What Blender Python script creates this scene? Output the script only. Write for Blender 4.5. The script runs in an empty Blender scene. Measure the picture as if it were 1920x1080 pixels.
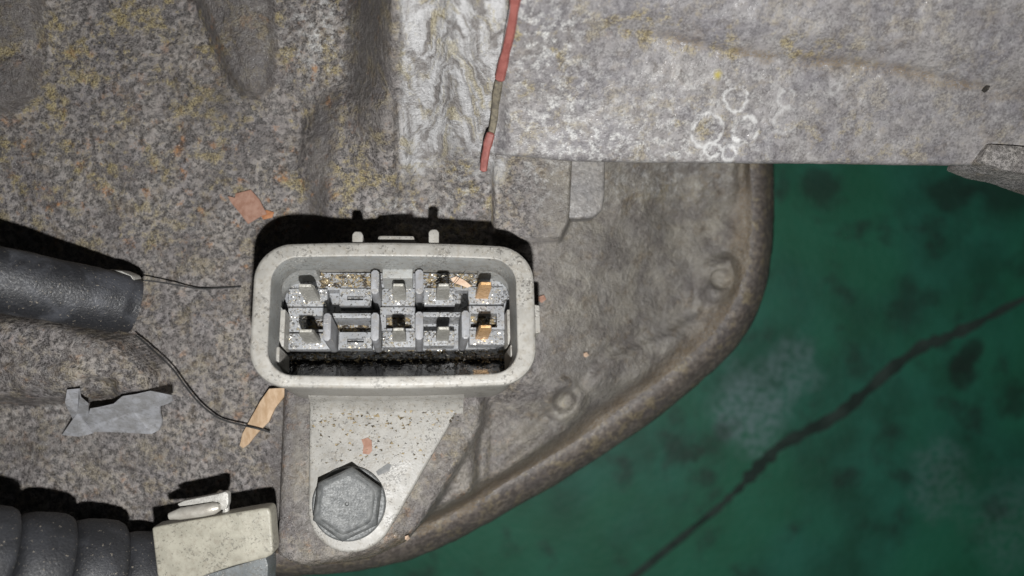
import bpy, bmesh, math, random
import numpy as np
from mathutils import Vector, Matrix

random.seed(7)
rng = np.random.RandomState(11)
S = 0.001                       # everything below is written in millimetres
scene = bpy.context.scene
COL = scene.collection

# ------------------------------------------------------------------ camera
H = 140.0                       # lens height over the casting, mm
F = 1507.0                      # focal length in pixels of the 1920 px photograph
cam_d = bpy.data.cameras.new('camera')
cam = bpy.data.objects.new('camera', cam_d)
COL.objects.link(cam)
cam.location = (0, 0, H * S)
cam_d.sensor_width = 36.0
cam_d.lens = F / 1920 * 36.0
cam_d.clip_start = 0.002
cam_d.clip_end = 20.0
cam_d.dof.use_dof = True
cam_d.dof.focus_distance = 0.128
cam_d.dof.aperture_fstop = 14.0
scene.camera = cam

# ------------------------------------------------------------------ world + flash lamp
w = bpy.data.worlds.new('World')
scene.world = w
w.use_nodes = True
w.node_tree.nodes['Background'].inputs['Color'].default_value = (0.8, 0.9, 1.0, 1)
w.node_tree.nodes['Background'].inputs['Strength'].default_value = 0.007
fl_d = bpy.data.lights.new('phone_flash', 'POINT')
fl_d.energy = 1.2
fl_d.color = (1.0, 0.99, 0.975)
fl_d.shadow_soft_size = 0.0016
fl = bpy.data.objects.new('phone_flash', fl_d)
fl.location = (0.001, -0.029, (H + 1) * S)
COL.objects.link(fl)

scene.view_settings.view_transform = 'Standard'
scene.view_settings.look = 'None'
scene.view_settings.exposure = 0.0
scene.view_settings.gamma = 1.0
scene.view_settings.use_curve_mapping = False

# ------------------------------------------------------------------ helpers
def W(px, py, z):
    k = (H - z) / F
    return Vector(((px - 960) * k, (540 - py) * k, z))

def WL(pts, z):
    return [W(p[0], p[1], z) for p in pts]

def tag(o, label=None, cat=None, group=None, kind=None):
    if label: o['label'] = label
    if cat: o['category'] = cat
    if group: o['group'] = group
    if kind: o['kind'] = kind
    return o

def empty(name, loc, label, cat, group=None, rot=None):
    o = bpy.data.objects.new(name, None)
    COL.objects.link(o)
    o.empty_display_size = 0.005
    M = Matrix.Translation(Vector(loc) * S)
    if rot is not None: M = M @ rot.to_4x4()
    o.matrix_world = M
    o['_o'] = 0
    del o['_o']
    return tag(o, label, cat, group)

def mk(name, verts, faces, mat, parent=None, smooth=True, origin=None, auto=None):
    """verts in mm, in the parent's frame (or the world's)"""
    off = Vector((0, 0, 0)) if origin is None else Vector(origin)
    me = bpy.data.meshes.new(name)
    me.from_pydata([tuple((Vector(v) - off) * S) for v in verts], [], [tuple(f) for f in faces])
    me.update()
    if mat: me.materials.append(mat)
    o = bpy.data.objects.new(name, me)
    COL.objects.link(o)
    if parent is not None:
        o.parent = parent
        o.location = off * S
    else:
        o.location = off * S
    bm = bmesh.new(); bm.from_mesh(me)
    bmesh.ops.recalc_face_normals(bm, faces=bm.faces)
    bm.to_mesh(me); bm.free()
    if smooth:
        me.polygons.foreach_set('use_smooth', [True] * len(me.polygons))
        me.set_sharp_from_angle(angle=math.radians(auto if auto else 35))
    return o

def bevel_poly(name, poly, z0, z1, mat, parent=None, bev=0.3, seg=2, origin=None, drop=None):
    """a prism over poly [(x, y)] from z1 (bottom) to z0 (top) with rounded edges, mm"""
    bm = bmesh.new()
    n = len(poly)
    zt = [z0] * n if drop is None else [z0 + d for d in drop]
    b = [bm.verts.new((p[0], p[1], z1)) for p in poly]
    t = [bm.verts.new((p[0], p[1], zz)) for p, zz in zip(poly, zt)]
    bm.faces.new(t); bm.faces.new(b[::-1])
    for i in range(n):
        j = (i + 1) % n
        bm.faces.new((b[i], b[j], t[j], t[i]))
    bmesh.ops.recalc_face_normals(bm, faces=bm.faces)
    if bev > 0:
        es = [e for e in bm.edges if (e.verts[0] in t or e.verts[1] in t)]
        bmesh.ops.bevel(bm, geom=es, offset=bev, segments=seg, profile=0.6, affect='EDGES', clamp_overlap=True)
    off = Vector((0, 0, 0)) if origin is None else Vector(origin)
    bmesh.ops.translate(bm, verts=bm.verts, vec=-off)
    bmesh.ops.scale(bm, verts=bm.verts, vec=(S, S, S))
    me = bpy.data.meshes.new(name); bm.to_mesh(me); bm.free()
    me.materials.append(mat)
    me.polygons.foreach_set('use_smooth', [True] * len(me.polygons))
    me.set_sharp_from_angle(angle=math.radians(40))
    o = bpy.data.objects.new(name, me); COL.objects.link(o)
    if parent is not None: o.parent = parent
    o.location = off * S
    return o

def tube_mesh(pts, radii, nseg=8, flat=1.0):
    """a tube along 3D points (mm); flat < 1 squashes it in z"""
    vs, fs = [], []
    n = len(pts)
    for i, p in enumerate(pts):
        a = pts[max(0, i - 1)]; b = pts[min(n - 1, i + 1)]
        t = (Vector(b) - Vector(a)).normalized()
        s = t.cross(Vector((0, 0, 1)))
        if s.length < 1e-4: s = Vector((1, 0, 0))
        s.normalize(); u = s.cross(t)
        for k in range(nseg):
            an = 2 * math.pi * k / nseg
            vs.append(Vector(p) + s * (radii[i] * math.cos(an)) + u * (radii[i] * flat * math.sin(an)))
    for i in range(n - 1):
        for k in range(nseg):
            k2 = (k + 1) % nseg
            fs.append((i * nseg + k, i * nseg + k2, (i + 1) * nseg + k2, (i + 1) * nseg + k))
    fs.append(tuple(range(nseg))[::-1]); fs.append(tuple((n - 1) * nseg + k for k in range(nseg)))
    return vs, fs

def catmull(pts, sub=8):
    P = [Vector(p) for p in pts]
    out = []
    for i in range(len(P) - 1):
        p0 = P[max(0, i - 1)]; p1 = P[i]; p2 = P[i + 1]; p3 = P[min(len(P) - 1, i + 2)]
        for k in range(sub):
            t = k / sub
            out.append(0.5 * ((2 * p1) + (p2 - p0) * t + (2 * p0 - 5 * p1 + 4 * p2 - p3) * t * t + (3 * p1 - p0 - 3 * p2 + p3) * t ** 3))
    out.append(P[-1])
    return out

def vnoise(x, y, seed=0):
    xi = np.floor(x).astype(np.int64); yi = np.floor(y).astype(np.int64)
    xf = x - xi; yf = y - yi
    u = xf * xf * (3 - 2 * xf); v = yf * yf * (3 - 2 * yf)
    def h(a, b):
        n = (a * 374761393 + b * 668265263 + seed * 1274126177) & 0xffffffff
        n = ((n ^ (n >> 13)) * 1274126177) & 0xffffffff
        return ((n ^ (n >> 16)) & 0xffff) / 65535.0
    return (h(xi, yi) * (1 - u) + h(xi + 1, yi) * u) * (1 - v) + (h(xi, yi + 1) * (1 - u) + h(xi + 1, yi + 1) * u) * v

def fbm(x, y, seed=0, o=4):
    s = 0; a = 0.5; t = 0
    for i in range(o):
        s = s + a * vnoise(x * 2 ** i + 17.3 * i, y * 2 ** i + 5.1 * i, seed + i); t += a; a *= 0.5
    return s / t

def sst(a, b, x):
    t = np.clip((x - a) / (b - a), 0, 1)
    return t * t * (3 - 2 * t)

def sdpoly(poly, X, Y):
    """signed distance, positive inside"""
    d = np.full(X.shape, 1e9); ins = np.zeros(X.shape, bool)
    n = len(poly)
    for i in range(n):
        ax, ay = poly[i][0], poly[i][1]; bx, by = poly[(i + 1) % n][0], poly[(i + 1) % n][1]
        ex, ey = bx - ax, by - ay
        t = np.clip(((X - ax) * ex + (Y - ay) * ey) / (ex * ex + ey * ey + 1e-12), 0, 1)
        d = np.minimum(d, np.hypot(X - ax - t * ex, Y - ay - t * ey))
        c = (ay > Y) != (by > Y)
        with np.errstate(divide='ignore', invalid='ignore'):
            c &= X < (bx - ax) * (Y - ay) / (by - ay + 1e-12) + ax
        ins ^= c
    return np.where(ins, d, -d)

def sdline(pts, X, Y):
    d = np.full(X.shape, 1e9)
    for a, b in zip(pts[:-1], pts[1:]):
        ex, ey = b[0] - a[0], b[1] - a[1]
        t = np.clip(((X - a[0]) * ex + (Y - a[1]) * ey) / (ex * ex + ey * ey + 1e-12), 0, 1)
        d = np.minimum(d, np.hypot(X - a[0] - t * ex, Y - a[1] - t * ey))
    return d

# ------------------------------------------------------------------ node helper
class G:
    def __init__(s, name):
        s.m = bpy.data.materials.new(name); s.m.use_nodes = True
        s.t = s.m.node_tree; s.t.nodes.clear()
        s.out = s.t.nodes.new('ShaderNodeOutputMaterial')
        s.p = s.t.nodes.new('ShaderNodeBsdfPrincipled')
        s.t.links.new(s.p.outputs[0], s.out.inputs[0])
        tc = s.t.nodes.new('ShaderNodeTexCoord')
        mp = s.t.nodes.new('ShaderNodeVectorMath'); mp.operation = 'SCALE'
        mp.inputs['Scale'].default_value = 1000.0
        s.t.links.new(tc.outputs['Object'], mp.inputs[0])
        s.co = mp.outputs[0]
    def L(s, v, sock):
        if isinstance(v, (int, float)): sock.default_value = v
        elif isinstance(v, (tuple, list)):
            sock.default_value = (*v, 1) if len(v) == 3 and len(sock.default_value) == 4 else v
        else: s.t.links.new(v, sock)
    def math(s, op, a, b=None, c=None, clamp=False):
        n = s.t.nodes.new('ShaderNodeMath'); n.operation = op; n.use_clamp = clamp
        s.L(a, n.inputs[0])
        if b is not None: s.L(b, n.inputs[1])
        if c is not None: s.L(c, n.inputs[2])
        return n.outputs[0]
    def vec(s, op, a, b=None):
        n = s.t.nodes.new('ShaderNodeVectorMath'); n.operation = op
        s.L(a, n.inputs[0])
        if b is not None: s.L(b, n.inputs[1])
        return n.outputs['Value'] if op in ('DISTANCE', 'LENGTH', 'DOT_PRODUCT') else n.outputs[0]
    def sep(s, v):
        n = s.t.nodes.new('ShaderNodeSeparateXYZ'); s.L(v, n.inputs[0]); return n.outputs
    def comb(s, x, y, z):
        n = s.t.nodes.new('ShaderNodeCombineXYZ')
        for i, v in enumerate((x, y, z)): s.L(v, n.inputs[i])
        return n.outputs[0]
    def noise(s, scale, detail=3, rough=0.55, co=None, dist=0.0, off=None):
        n = s.t.nodes.new('ShaderNodeTexNoise')
        n.inputs['Scale'].default_value = scale; n.inputs['Detail'].default_value = detail
        n.inputs['Roughness'].default_value = rough; n.inputs['Distortion'].default_value = dist
        c = co or s.co
        if off: c = s.vec('ADD', c, off)
        s.L(c, n.inputs['Vector'])
        return n.outputs['Fac']
    def voro(s, scale, co=None, feature='F1'):
        n = s.t.nodes.new('ShaderNodeTexVoronoi'); n.feature = feature
        n.inputs['Scale'].default_value = scale
        s.L(co or s.co, n.inputs['Vector'])
        return n.outputs
    def rng(s, v, a, b, c=0.0, d=1.0):
        n = s.t.nodes.new('ShaderNodeMapRange'); n.interpolation_type = 'SMOOTHSTEP'
        s.L(v, n.inputs[0])
        for i, k in enumerate((a, b, c, d)): n.inputs[i + 1].default_value = k
        return n.outputs[0]
    def mix(s, f, a, b, mode='MIX'):
        n = s.t.nodes.new('ShaderNodeMix'); n.data_type = 'RGBA'; n.blend_type = mode
        s.L(f, n.inputs[0]); s.L(a, n.inputs[6]); s.L(b, n.inputs[7])
        return n.outputs[2]
    def attr(s, name):
        n = s.t.nodes.new('ShaderNodeAttribute'); n.attribute_name = name
        return n.outputs['Fac']
    def bump(s, h, strength=0.5, dist=0.2, prev=None):
        n = s.t.nodes.new('ShaderNodeBump')
        n.inputs['Strength'].default_value = strength; n.inputs['Distance'].default_value = dist * S
        s.L(h, n.inputs['Height'])
        if prev is not None: s.L(prev, n.inputs['Normal'])
        return n.outputs[0]
    def set(s, **k):
        for key, v in k.items():
            s.L(v, s.p.inputs[key.replace('_', ' ')])
        return s.m

def sc3(c, k): return tuple(min(1, x * k) for x in c)

# ------------------------------------------------------------------ materials
def cast_mat(name, base, rough_lo=0.28, rough_hi=0.7, yel=0.0, use_attr=True, grain=0.9, contrast=1.0, bump=0.5, cover=False, flow_x0=None, dirt=None):
    g = G(name)
    n1 = g.noise(grain, 5, 0.62)
    n2 = g.noise(grain * 3.7, 3, 0.6, off=(31, 7, 3))
    n3 = g.noise(0.13, 4, 0.6, off=(5, 90, 1))
    n4 = g.noise(0.22, 5, 0.68, off=(50, 9, 13))
    f1 = g.rng(n1, 0.435, 0.585)
    f2 = g.rng(n2, 0.38, 0.64)
    smo = g.attr('smo') if use_attr else 0.0
    dk, lt = sc3(base, 1 - 0.62 * contrast), sc3(base, 1 + 0.62 * contrast)
    speck = g.mix(f1, dk, lt)
    speck = g.mix(g.math('MULTIPLY', f2, 0.55), speck, lt)
    pit = g.rng(g.noise(grain * 1.5, 3, 0.6, off=(3, 66, 8)), 0.62, 0.70)
    speck = g.mix(g.math('MULTIPLY', pit, 0.75 * contrast), speck, sc3(base, 0.22))
    flat = g.mix(f2, sc3(base, 0.80), sc3(base, 1.08))
    if use_attr: flat = g.mix(g.attr('flg'), flat, g.mix(g.rng(n4, 0.3, 0.7), (0.185, 0.172, 0.150), (0.265, 0.252, 0.225)))
    flat = g.mix(g.math('MULTIPLY', f1, 0.18), flat, sc3(base, 0.62))
    col = g.mix(smo, speck, flat) if use_attr else speck
    # large tonal drift
    col = g.mix(1.0, col, g.mix(g.rng(n3, 0.3, 0.7), (0.78, 0.77, 0.80), (1.12, 1.10, 1.06)), 'MULTIPLY')
    pa_ = g.rng(g.noise(0.20, 5, 0.65, off=(14, 2, 33)), 0.47, 0.60)
    col = g.mix(g.math('MULTIPLY', pa_, 0.55 * min(1, contrast)), col, g.mix(f2, (0.062, 0.054, 0.052), (0.15, 0.135, 0.13)))
    br_ = g.rng(g.noise(0.27, 5, 0.7, off=(88, 21, 3)), 0.53, 0.66)
    col = g.mix(g.math('MULTIPLY', br_, 0.6 * min(1, contrast)), col, g.mix(f1, (0.085, 0.065, 0.045), (0.23, 0.19, 0.14)))
    # warm deposits
    och = g.mix(f2, (0.11, 0.085, 0.042), (0.36, 0.30, 0.15))
    ym = g.rng(g.math('ADD', n4, g.math('MULTIPLY', g.math('SUBTRACT', n1, 0.5), 0.5)), 0.5, 0.66)
    if use_attr: ym = g.math('MULTIPLY', g.math('MULTIPLY', ym, g.attr('yel'), clamp=True), g.math('SUBTRACT', 1.0, g.math('MULTIPLY', smo, 0.7)))
    else: ym = g.math('MULTIPLY', ym, yel)
    col = g.mix(ym, col, och)
    if use_attr:
        rs = g.math('MULTIPLY', g.rng(g.noise(0.30, 5, 0.7, off=(12, 44, 70)), 0.56, 0.70), g.attr('rus'), clamp=True)
        col = g.mix(rs, col, g.mix(f1, (0.10, 0.055, 0.03), (0.34, 0.17, 0.07)))
        wm = g.math('MULTIPLY', g.rng(g.noise(0.75, 5, 0.7, off=(77, 3, 20)), 0.46, 0.66), g.attr('wht'), clamp=True)
        col = g.mix(wm, col, g.mix(f2, (0.36, 0.36, 0.36), (0.62, 0.62, 0.60)))
        dm = g.math('MULTIPLY', g.attr('drk'), g.rng(n1, 0.3, 0.62), clamp=True)
        col = g.mix(g.math('MULTIPLY', dm, 0.75), col, (0.045, 0.04, 0.038))
        bm_ = g.attr('brn')
        col = g.mix(g.math('MULTIPLY', bm_, g.rng(n2, 0.35, 0.6), clamp=True), col, (0.17, 0.125, 0.075))
    hgt = g.math('ADD', n1, g.math('MULTIPLY', n2, 0.35))
    if flow_x0 is not None:
        fa = g.attr('flo')
        x, y, z = g.sep(g.co)
        dx = g.math('DIVIDE', g.math('SUBTRACT', x, flow_x0), 3.2)
        gs = g.math('EXPONENT', g.math('MULTIPLY', g.math('MULTIPLY', dx, dx), -1.0))
        wob = g.math('MULTIPLY', g.math('SUBTRACT', g.noise(0.17, 3, 0.55), 0.5), 8.0)
        yy = g.math('ADD', g.math('SUBTRACT', y, g.math('MULTIPLY', gs, 4.6)), wob)
        fc = g.comb(g.math('MULTIPLY', x, 0.55), g.math('MULTIPLY', yy, 0.62), 0.0)
        fn = g.noise(0.75, 5, 0.68, co=fc)
        fn2 = g.noise(0.5, 5, 0.7, co=fc, off=(40, 11, 0))
        fn3 = g.noise(2.0, 4, 0.7, co=fc, off=(4, 31, 0))
        fcol = g.mix(g.rng(fn, 0.38, 0.60), sc3(base, 1.15), (0.48, 0.48, 0.485))
        fcol = g.mix(g.math('MULTIPLY', g.rng(fn2, 0.50, 0.64), 0.6), fcol, g.mix(f2, (0.22, 0.18, 0.09), (0.56, 0.50, 0.32)))
        fcol = g.mix(g.math('MULTIPLY', g.rng(fn3, 0.5, 0.66), 0.35), fcol, sc3(base, 0.55))
        col = g.mix(fa, col, fcol)
        hgt = g.math('ADD', hgt, g.math('MULTIPLY', g.math('MULTIPLY', fn, 1.2), fa))
    if cover:
        # dried drip rings and a yellow fleck on the cover
        zz = g.vec('MULTIPLY', g.co, (1, 1, 0))
        jit = g.math('MULTIPLY', g.math('SUBTRACT', g.noise(0.6, 4, 0.6), 0.5), 1.5)
        for (px, py, zc, r, st) in cover:
            c = W(px, py, zc)
            d = g.math('ADD', g.vec('DISTANCE', zz, (c.x - 40, c.y - 40, 0)), jit)
            ring = g.rng(g.math('ABSOLUTE', g.math('SUBTRACT', d, r)), 0.5, 0.0)
            ring = g.math('MULTIPLY', ring, g.rng(g.noise(0.6, 4, 0.7, off=(px, py, 0)), 0.36, 0.56))
            col = g.mix(g.math('MULTIPLY', ring, st), col, (0.52, 0.52, 0.515))
        c = W(1350, 137, 19)
        d = g.math('ADD', g.vec('DISTANCE', zz, (c.x - 40, c.y - 40, 0)), jit)
        col = g.mix(g.rng(d, 1.1, 0.1), col, (0.36, 0.30, 0.07))
    # sparkle glints painted into the colour as small bright flecks
    vo = g.voro(2.6)
    glint = g.math('MULTIPLY', g.rng(vo['Distance'], 0.22, 0.08), g.rng(g.noise(0.9, 2, 0.5, off=(1, 2, 9)), 0.56, 0.66))
    col = g.mix(g.math('MULTIPLY', glint, 0.75), col, (0.72, 0.70, 0.68))
    rg = g.rng(n2, 0.3, 0.7, rough_lo, rough_hi)
    b = g.bump(hgt, bump, 0.55)
    return g.set(Base_Color=col, Roughness=rg, Metallic=g.math('MULTIPLY', glint, 0.6), Normal=b, Specular_IOR_Level=0.5)

def plastic_mat(name, base, dirt=0.6, rough=0.42, lo=0.60, dust=0.5):
    g = G(name)
    n1 = g.noise(0.35, 4, 0.6)
    sp = g.noise(2.6, 3, 0.6, off=(9, 3, 1))
    sp2 = g.noise(4.8, 2, 0.6, off=(29, 3, 1))
    dens = g.rng(g.noise(0.28, 3, 0.6, off=(7, 7, 40)), 0.35, 0.7, -0.05, 0.07)
    dk = g.rng(g.math('ADD', sp, dens), lo, lo + 0.05)
    col = g.mix(g.rng(n1, 0.3, 0.7), sc3(base, 0.84), sc3(base, 1.08))
    col = g.mix(g.math('MULTIPLY', g.rng(g.noise(1.1, 4, 0.7, off=(2, 60, 4)), 0.45, 0.70), 0.55), col, sc3((0.62, 0.55, 0.44), sum(base) / 3 * 1.15))
    col = g.mix(g.math('MULTIPLY', dk, dirt), col, (0.05, 0.045, 0.04))
    wk = g.rng(g.math('ADD', sp2, dens), 0.68, 0.71)
    col = g.mix(g.math('MULTIPLY', wk, dust), col, (0.78, 0.76, 0.70))
    b = g.bump(g.math('ADD', g.noise(3.0, 3, 0.6), g.math('MULTIPLY', dk, 0.6)), 0.16, 0.25)
    return g.set(Base_Color=col, Roughness=g.rng(n1, 0.3, 0.7, rough - 0.06, rough + 0.14), Normal=b)

def metal_mat(name, c1, c2, rough=0.35, metallic=0.9, dirt=0.4, scale=1.2):
    g = G(name)
    n = g.noise(scale, 4, 0.65); n2 = g.noise(scale * 3.5, 3, 0.6, off=(9, 1, 5))
    col = g.mix(g.rng(n, 0.35, 0.65), c1, c2)
    col = g.mix(g.math('MULTIPLY', g.rng(n2, 0.55, 0.68), dirt), col, (0.06, 0.05, 0.04))
    return g.set(Base_Color=col, Metallic=metallic, Roughness=g.rng(n2, 0.3, 0.7, rough - 0.08, rough + 0.2),
                 Normal=g.bump(g.math('ADD', n, n2), 0.35, 0.2))

def rubber_mat(name, base, dust=0.5, rough=0.55, cloud=0.5):
    g = G(name)
    n = g.noise(0.16, 4, 0.6, dist=0.6); sp = g.noise(2.3, 3, 0.65, off=(3, 8, 1)); n2 = g.noise(3.0, 2, 0.6)
    col = g.mix(g.math('MULTIPLY', g.rng(n, 0.42, 0.7), cloud), base, sc3(base, 4.2))
    col = g.mix(g.math('MULTIPLY', g.rng(sp, 0.64, 0.70), dust), col, (0.34, 0.30, 0.24))
    return g.set(Base_Color=col, Roughness=g.rng(n2, 0.3, 0.7, rough - 0.1, rough + 0.15), Normal=g.bump(g.math('ADD', n2, sp), 0.35, 0.25))

def simple_mat(name, c1, c2, scale=1.0, rough=0.7, stretch=None, bump=0.3):
    g = G(name)
    co = g.vec('MULTIPLY', g.co, stretch) if stretch else g.co
    n = g.noise(scale, 5, 0.65, co=co)
    return g.set(Base_Color=g.mix(g.rng(n, 0.32, 0.68), c1, c2), Roughness=rough, Normal=g.bump(n, bump, 0.2))

FLOWX = W(850, 150, 18).x + 30
M_case = cast_mat('cast_aluminium_rough', (0.162, 0.151, 0.145), flow_x0=FLOWX, contrast=1.15, bump=1.0, grain=1.0)
M_rim = cast_mat('cast_aluminium_flange', (0.108, 0.095, 0.085), use_attr=False, yel=0.35, contrast=0.55, bump=0.4)
M_cover = cast_mat('cast_aluminium_cover', (0.225, 0.218, 0.222), contrast=0.5, grain=0.75, bump=0.35,
                   cover=[(1383, 182, 17, 1.75, 1.0), (1328, 243, 14, 2.3, 0.9), (1400, 242, 14, 1.9, 1.0), (1338, 280, 12.5, 1.15, 1.0),
                          (1371, 287, 12.5, 1.0, 0.9), (1480, 180, 17, 1.2, 0.5), (1475, 225, 15, 1.7, 0.35), (1568, 165, 17, 0.8, 0.4)])
M_tab = cast_mat('cast_tab', (0.165, 0.16, 0.155), use_attr=False, contrast=0.4, bump=0.3)
M_lug = cast_mat('cast_lug_sandy', (0.235, 0.225, 0.215), use_attr=False, contrast=0.9, grain=2.0, bump=0.7)
M_shroud = plastic_mat('grey_plastic_shroud', (0.33, 0.32, 0.295), dirt=0.65, lo=0.60)
M_wall = plastic_mat('grey_plastic_inner_wall', (0.31, 0.318, 0.31), dirt=0.6, lo=0.60, dust=0.7)
M_plate = plastic_mat('grey_plastic_plate', (0.30, 0.292, 0.27), dirt=0.65, lo=0.60, dust=0.3)
M_inner = plastic_mat('grey_plastic_inner', (0.29, 0.30, 0.315), dirt=0.9, lo=0.555, dust=0.9)
M_fin = plastic_mat('grey_plastic_fin', (0.27, 0.275, 0.29), dirt=0.45, lo=0.62, dust=0.5)
M_bolt = metal_mat('dull_zinc', (0.10, 0.105, 0.106), (0.165, 0.17, 0.168), rough=0.5, metallic=0.15, dirt=0.25, scale=0.9)
M_tin = metal_mat('tarnished_tin', (0.34, 0.33, 0.29), (0.50, 0.49, 0.45), rough=0.42, metallic=0.35, dirt=0.5, scale=1.6)
M_gold = metal_mat('gold_plating', (0.62, 0.36, 0.15), (0.85, 0.56, 0.30), rough=0.38, metallic=0.5, dirt=0.25, scale=1.6)
M_steel = metal_mat('bright_steel', (0.40, 0.375, 0.33), (0.52, 0.50, 0.45), rough=0.36, metallic=0.3, dirt=0.1, scale=0.4)
M_alu = metal_mat('pale_aluminium', (0.38, 0.37, 0.34), (0.52, 0.51, 0.48), rough=0.45, metallic=0.25, dirt=0.35, scale=1.5)
M_sleeve = rubber_mat('black_tape', (0.018, 0.019, 0.022), dust=0.55, rough=0.5, cloud=0.75)
M_hose = rubber_mat('black_rubber', (0.020, 0.021, 0.024), dust=0.6, rough=0.55, cloud=0.25)
M_cream = plastic_mat('cream_plastic', (0.36, 0.345, 0.285), dirt=0.45, lo=0.585, dust=0.2)
M_bluegrey = plastic_mat('bluegrey_plastic', (0.16, 0.175, 0.18), dirt=0.5)
M_red = simple_mat('red_sealant', (0.20, 0.06, 0.05), (0.30, 0.105, 0.09), 0.8, 0.6)
M_reddirty = simple_mat('grimy_sealant', (0.085, 0.075, 0.06), (0.20, 0.175, 0.125), 1.2, 0.8)
M_wood = simple_mat('splinter_wood', (0.36, 0.24, 0.14), (0.50, 0.37, 0.25), 1.2, 0.75, stretch=(1.0, 0.35, 1))
M_paper = simple_mat('brown_paper', (0.24, 0.125, 0.085), (0.33, 0.20, 0.15), 0.8, 0.8)
M_paper2 = simple_mat('pale_paper', (0.50, 0.34, 0.24), (0.62, 0.48, 0.36), 0.8, 0.8)
M_thread = simple_mat('black_thread', (0.012, 0.012, 0.012), (0.03, 0.03, 0.03), 1.0, 0.7)
M_scrap = metal_mat('silver_scrap', (0.30, 0.30, 0.305), (0.44, 0.45, 0.48), rough=0.45, metallic=0.15, dirt=0.3, scale=0.5)
M_soot = simple_mat('dark_cavity', (0.02, 0.02, 0.02), (0.06, 0.05, 0.04), 1.5, 0.6)

g = G('oil_film')
n = g.noise(0.9, 4, 0.6)
M_oil = g.set(Base_Color=g.mix(g.rng(n, 0.45, 0.65), (0.008, 0.009, 0.014), (0.05, 0.042, 0.03)), Roughness=0.10, Specular_IOR_Level=1.0, Coat_Weight=1.0, Coat_Roughness=0.05, Coat_IOR=1.8,
              Normal=g.bump(n, 0.35, 0.8))
g = G('swarf')
n = g.noise(1.7, 2, 0.5)
M_swarf = g.set(Base_Color=g.mix(g.rng(n, 0.4, 0.6), (0.62, 0.55, 0.40), (0.85, 0.82, 0.76)), Metallic=0.75, Roughness=0.3)
g = G('grit')
n = g.noise(1.3, 2, 0.5)
M_grit = g.set(Base_Color=g.mix(g.rng(n, 0.4, 0.6), (0.05, 0.04, 0.03), (0.33, 0.26, 0.15)), Roughness=0.7)

# ------------------------------------------------------------------ floor
ZF = -105.0
g = G('green_floor_paint')
n1 = g.noise(0.045, 5, 0.62); n2 = g.noise(0.07, 4, 0.6, off=(20, 4, 0)); n3 = g.noise(0.02, 3, 0.5, off=(8, 60, 0)); n5 = g.noise(0.5, 3, 0.6)
col = g.mix(g.rng(n1, 0.3, 0.7), (0.008, 0.074, 0.044), (0.018, 0.145, 0.098))
col = g.mix(g.math('MULTIPLY', g.rng(n3, 0.42, 0.62), 0.55), col, (0.014, 0.15, 0.075))
col = g.mix(g.math('MULTIPLY', g.rng(n2, 0.52, 0.74), 0.75), col, (0.010, 0.028, 0.022))
zz = g.co
for (px, py, r, st) in ((1405, 765, 17, 0.75), (1480, 690, 11, 0.45), (1760, 900, 14, 0.3), (1900, 980, 20, 0.25)):
    c = W(px, py, ZF)
    d = g.math('ADD', g.vec('DISTANCE', zz, (c.x, c.y, 0)), g.math('MULTIPLY', g.math('SUBTRACT', n2, 0.5), 26.0))
    col = g.mix(g.math('MULTIPLY', g.rng(d, r, r * 0.35), g.math('MULTIPLY', g.rng(n5, 0.3, 0.6), st)), col, (0.16, 0.25, 0.26))
for (px, py, r) in ((1800, 690, 8), (1812, 665, 6), (1895, 730, 8), (1545, 365, 9), (1705, 575, 9), (1330, 835, 9), (1285, 845, 8), (1880, 380, 12), (1780, 370, 9)):
    c = W(px, py, ZF)
    d = g.math('ADD', g.vec('DISTANCE', zz, (c.x, c.y, 0)), g.math('MULTIPLY', g.math('SUBTRACT', n2, 0.5), 34.0))
    col = g.mix(g.math('MULTIPLY', g.rng(d, r, r * 0.1), 0.6), col, (0.008, 0.016, 0.013))
M_floor = g.set(Base_Color=col, Roughness=0.6, Normal=g.bump(g.math('ADD', n2, n5), 0.3, 0.6))
q = 1500
floor = mk('floor', [(-q, -q, 0), (q, -q, 0), (q, q, 0), (-q, q, 0)], [(0, 1, 2, 3)], M_floor, smooth=False)
floor.location.z = ZF * S
tag(floor, kind='structure')
ck = catmull([W(x, y, 0) for x, y in ((1150, 1110), (1330, 965), (1395, 905), (1465, 835), (1560, 785), (1625, 732), (1720, 655), (1800, 622), (1920, 560), (2060, 500), (2300, 420))], 7)
k = (H - ZF) / H
vs, fs = [], []
for i, p in enumerate(ck):
    a = ck[max(0, i - 1)]; b = ck[min(len(ck) - 1, i + 1)]
    t = (b - a).normalized(); nn = Vector((-t.y, t.x, 0))
    wd = (0.8 + 0.9 * random.random()) * (1.25 if 14 < i < 50 else 0.8)
    for sgn in (-1, -0.35, 0.35, 1):
        vs.append((p.x * k + nn.x * wd * sgn * (0.8 + 0.5 * random.random()), p.y * k + nn.y * wd * sgn * (0.8 + 0.5 * random.random()), 0.25 + 0.3 * (1 - abs(sgn))))
for i in range(len(ck) - 1):
    for j in range(3):
        fs.append((i * 4 + j, i * 4 + j + 1, i * 4 + j + 5, i * 4 + j + 4))
mk('crack', vs, fs, simple_mat('crack_dirt', (0.012, 0.028, 0.022), (0.035, 0.06, 0.05), 0.1, 0.9), floor)

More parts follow.
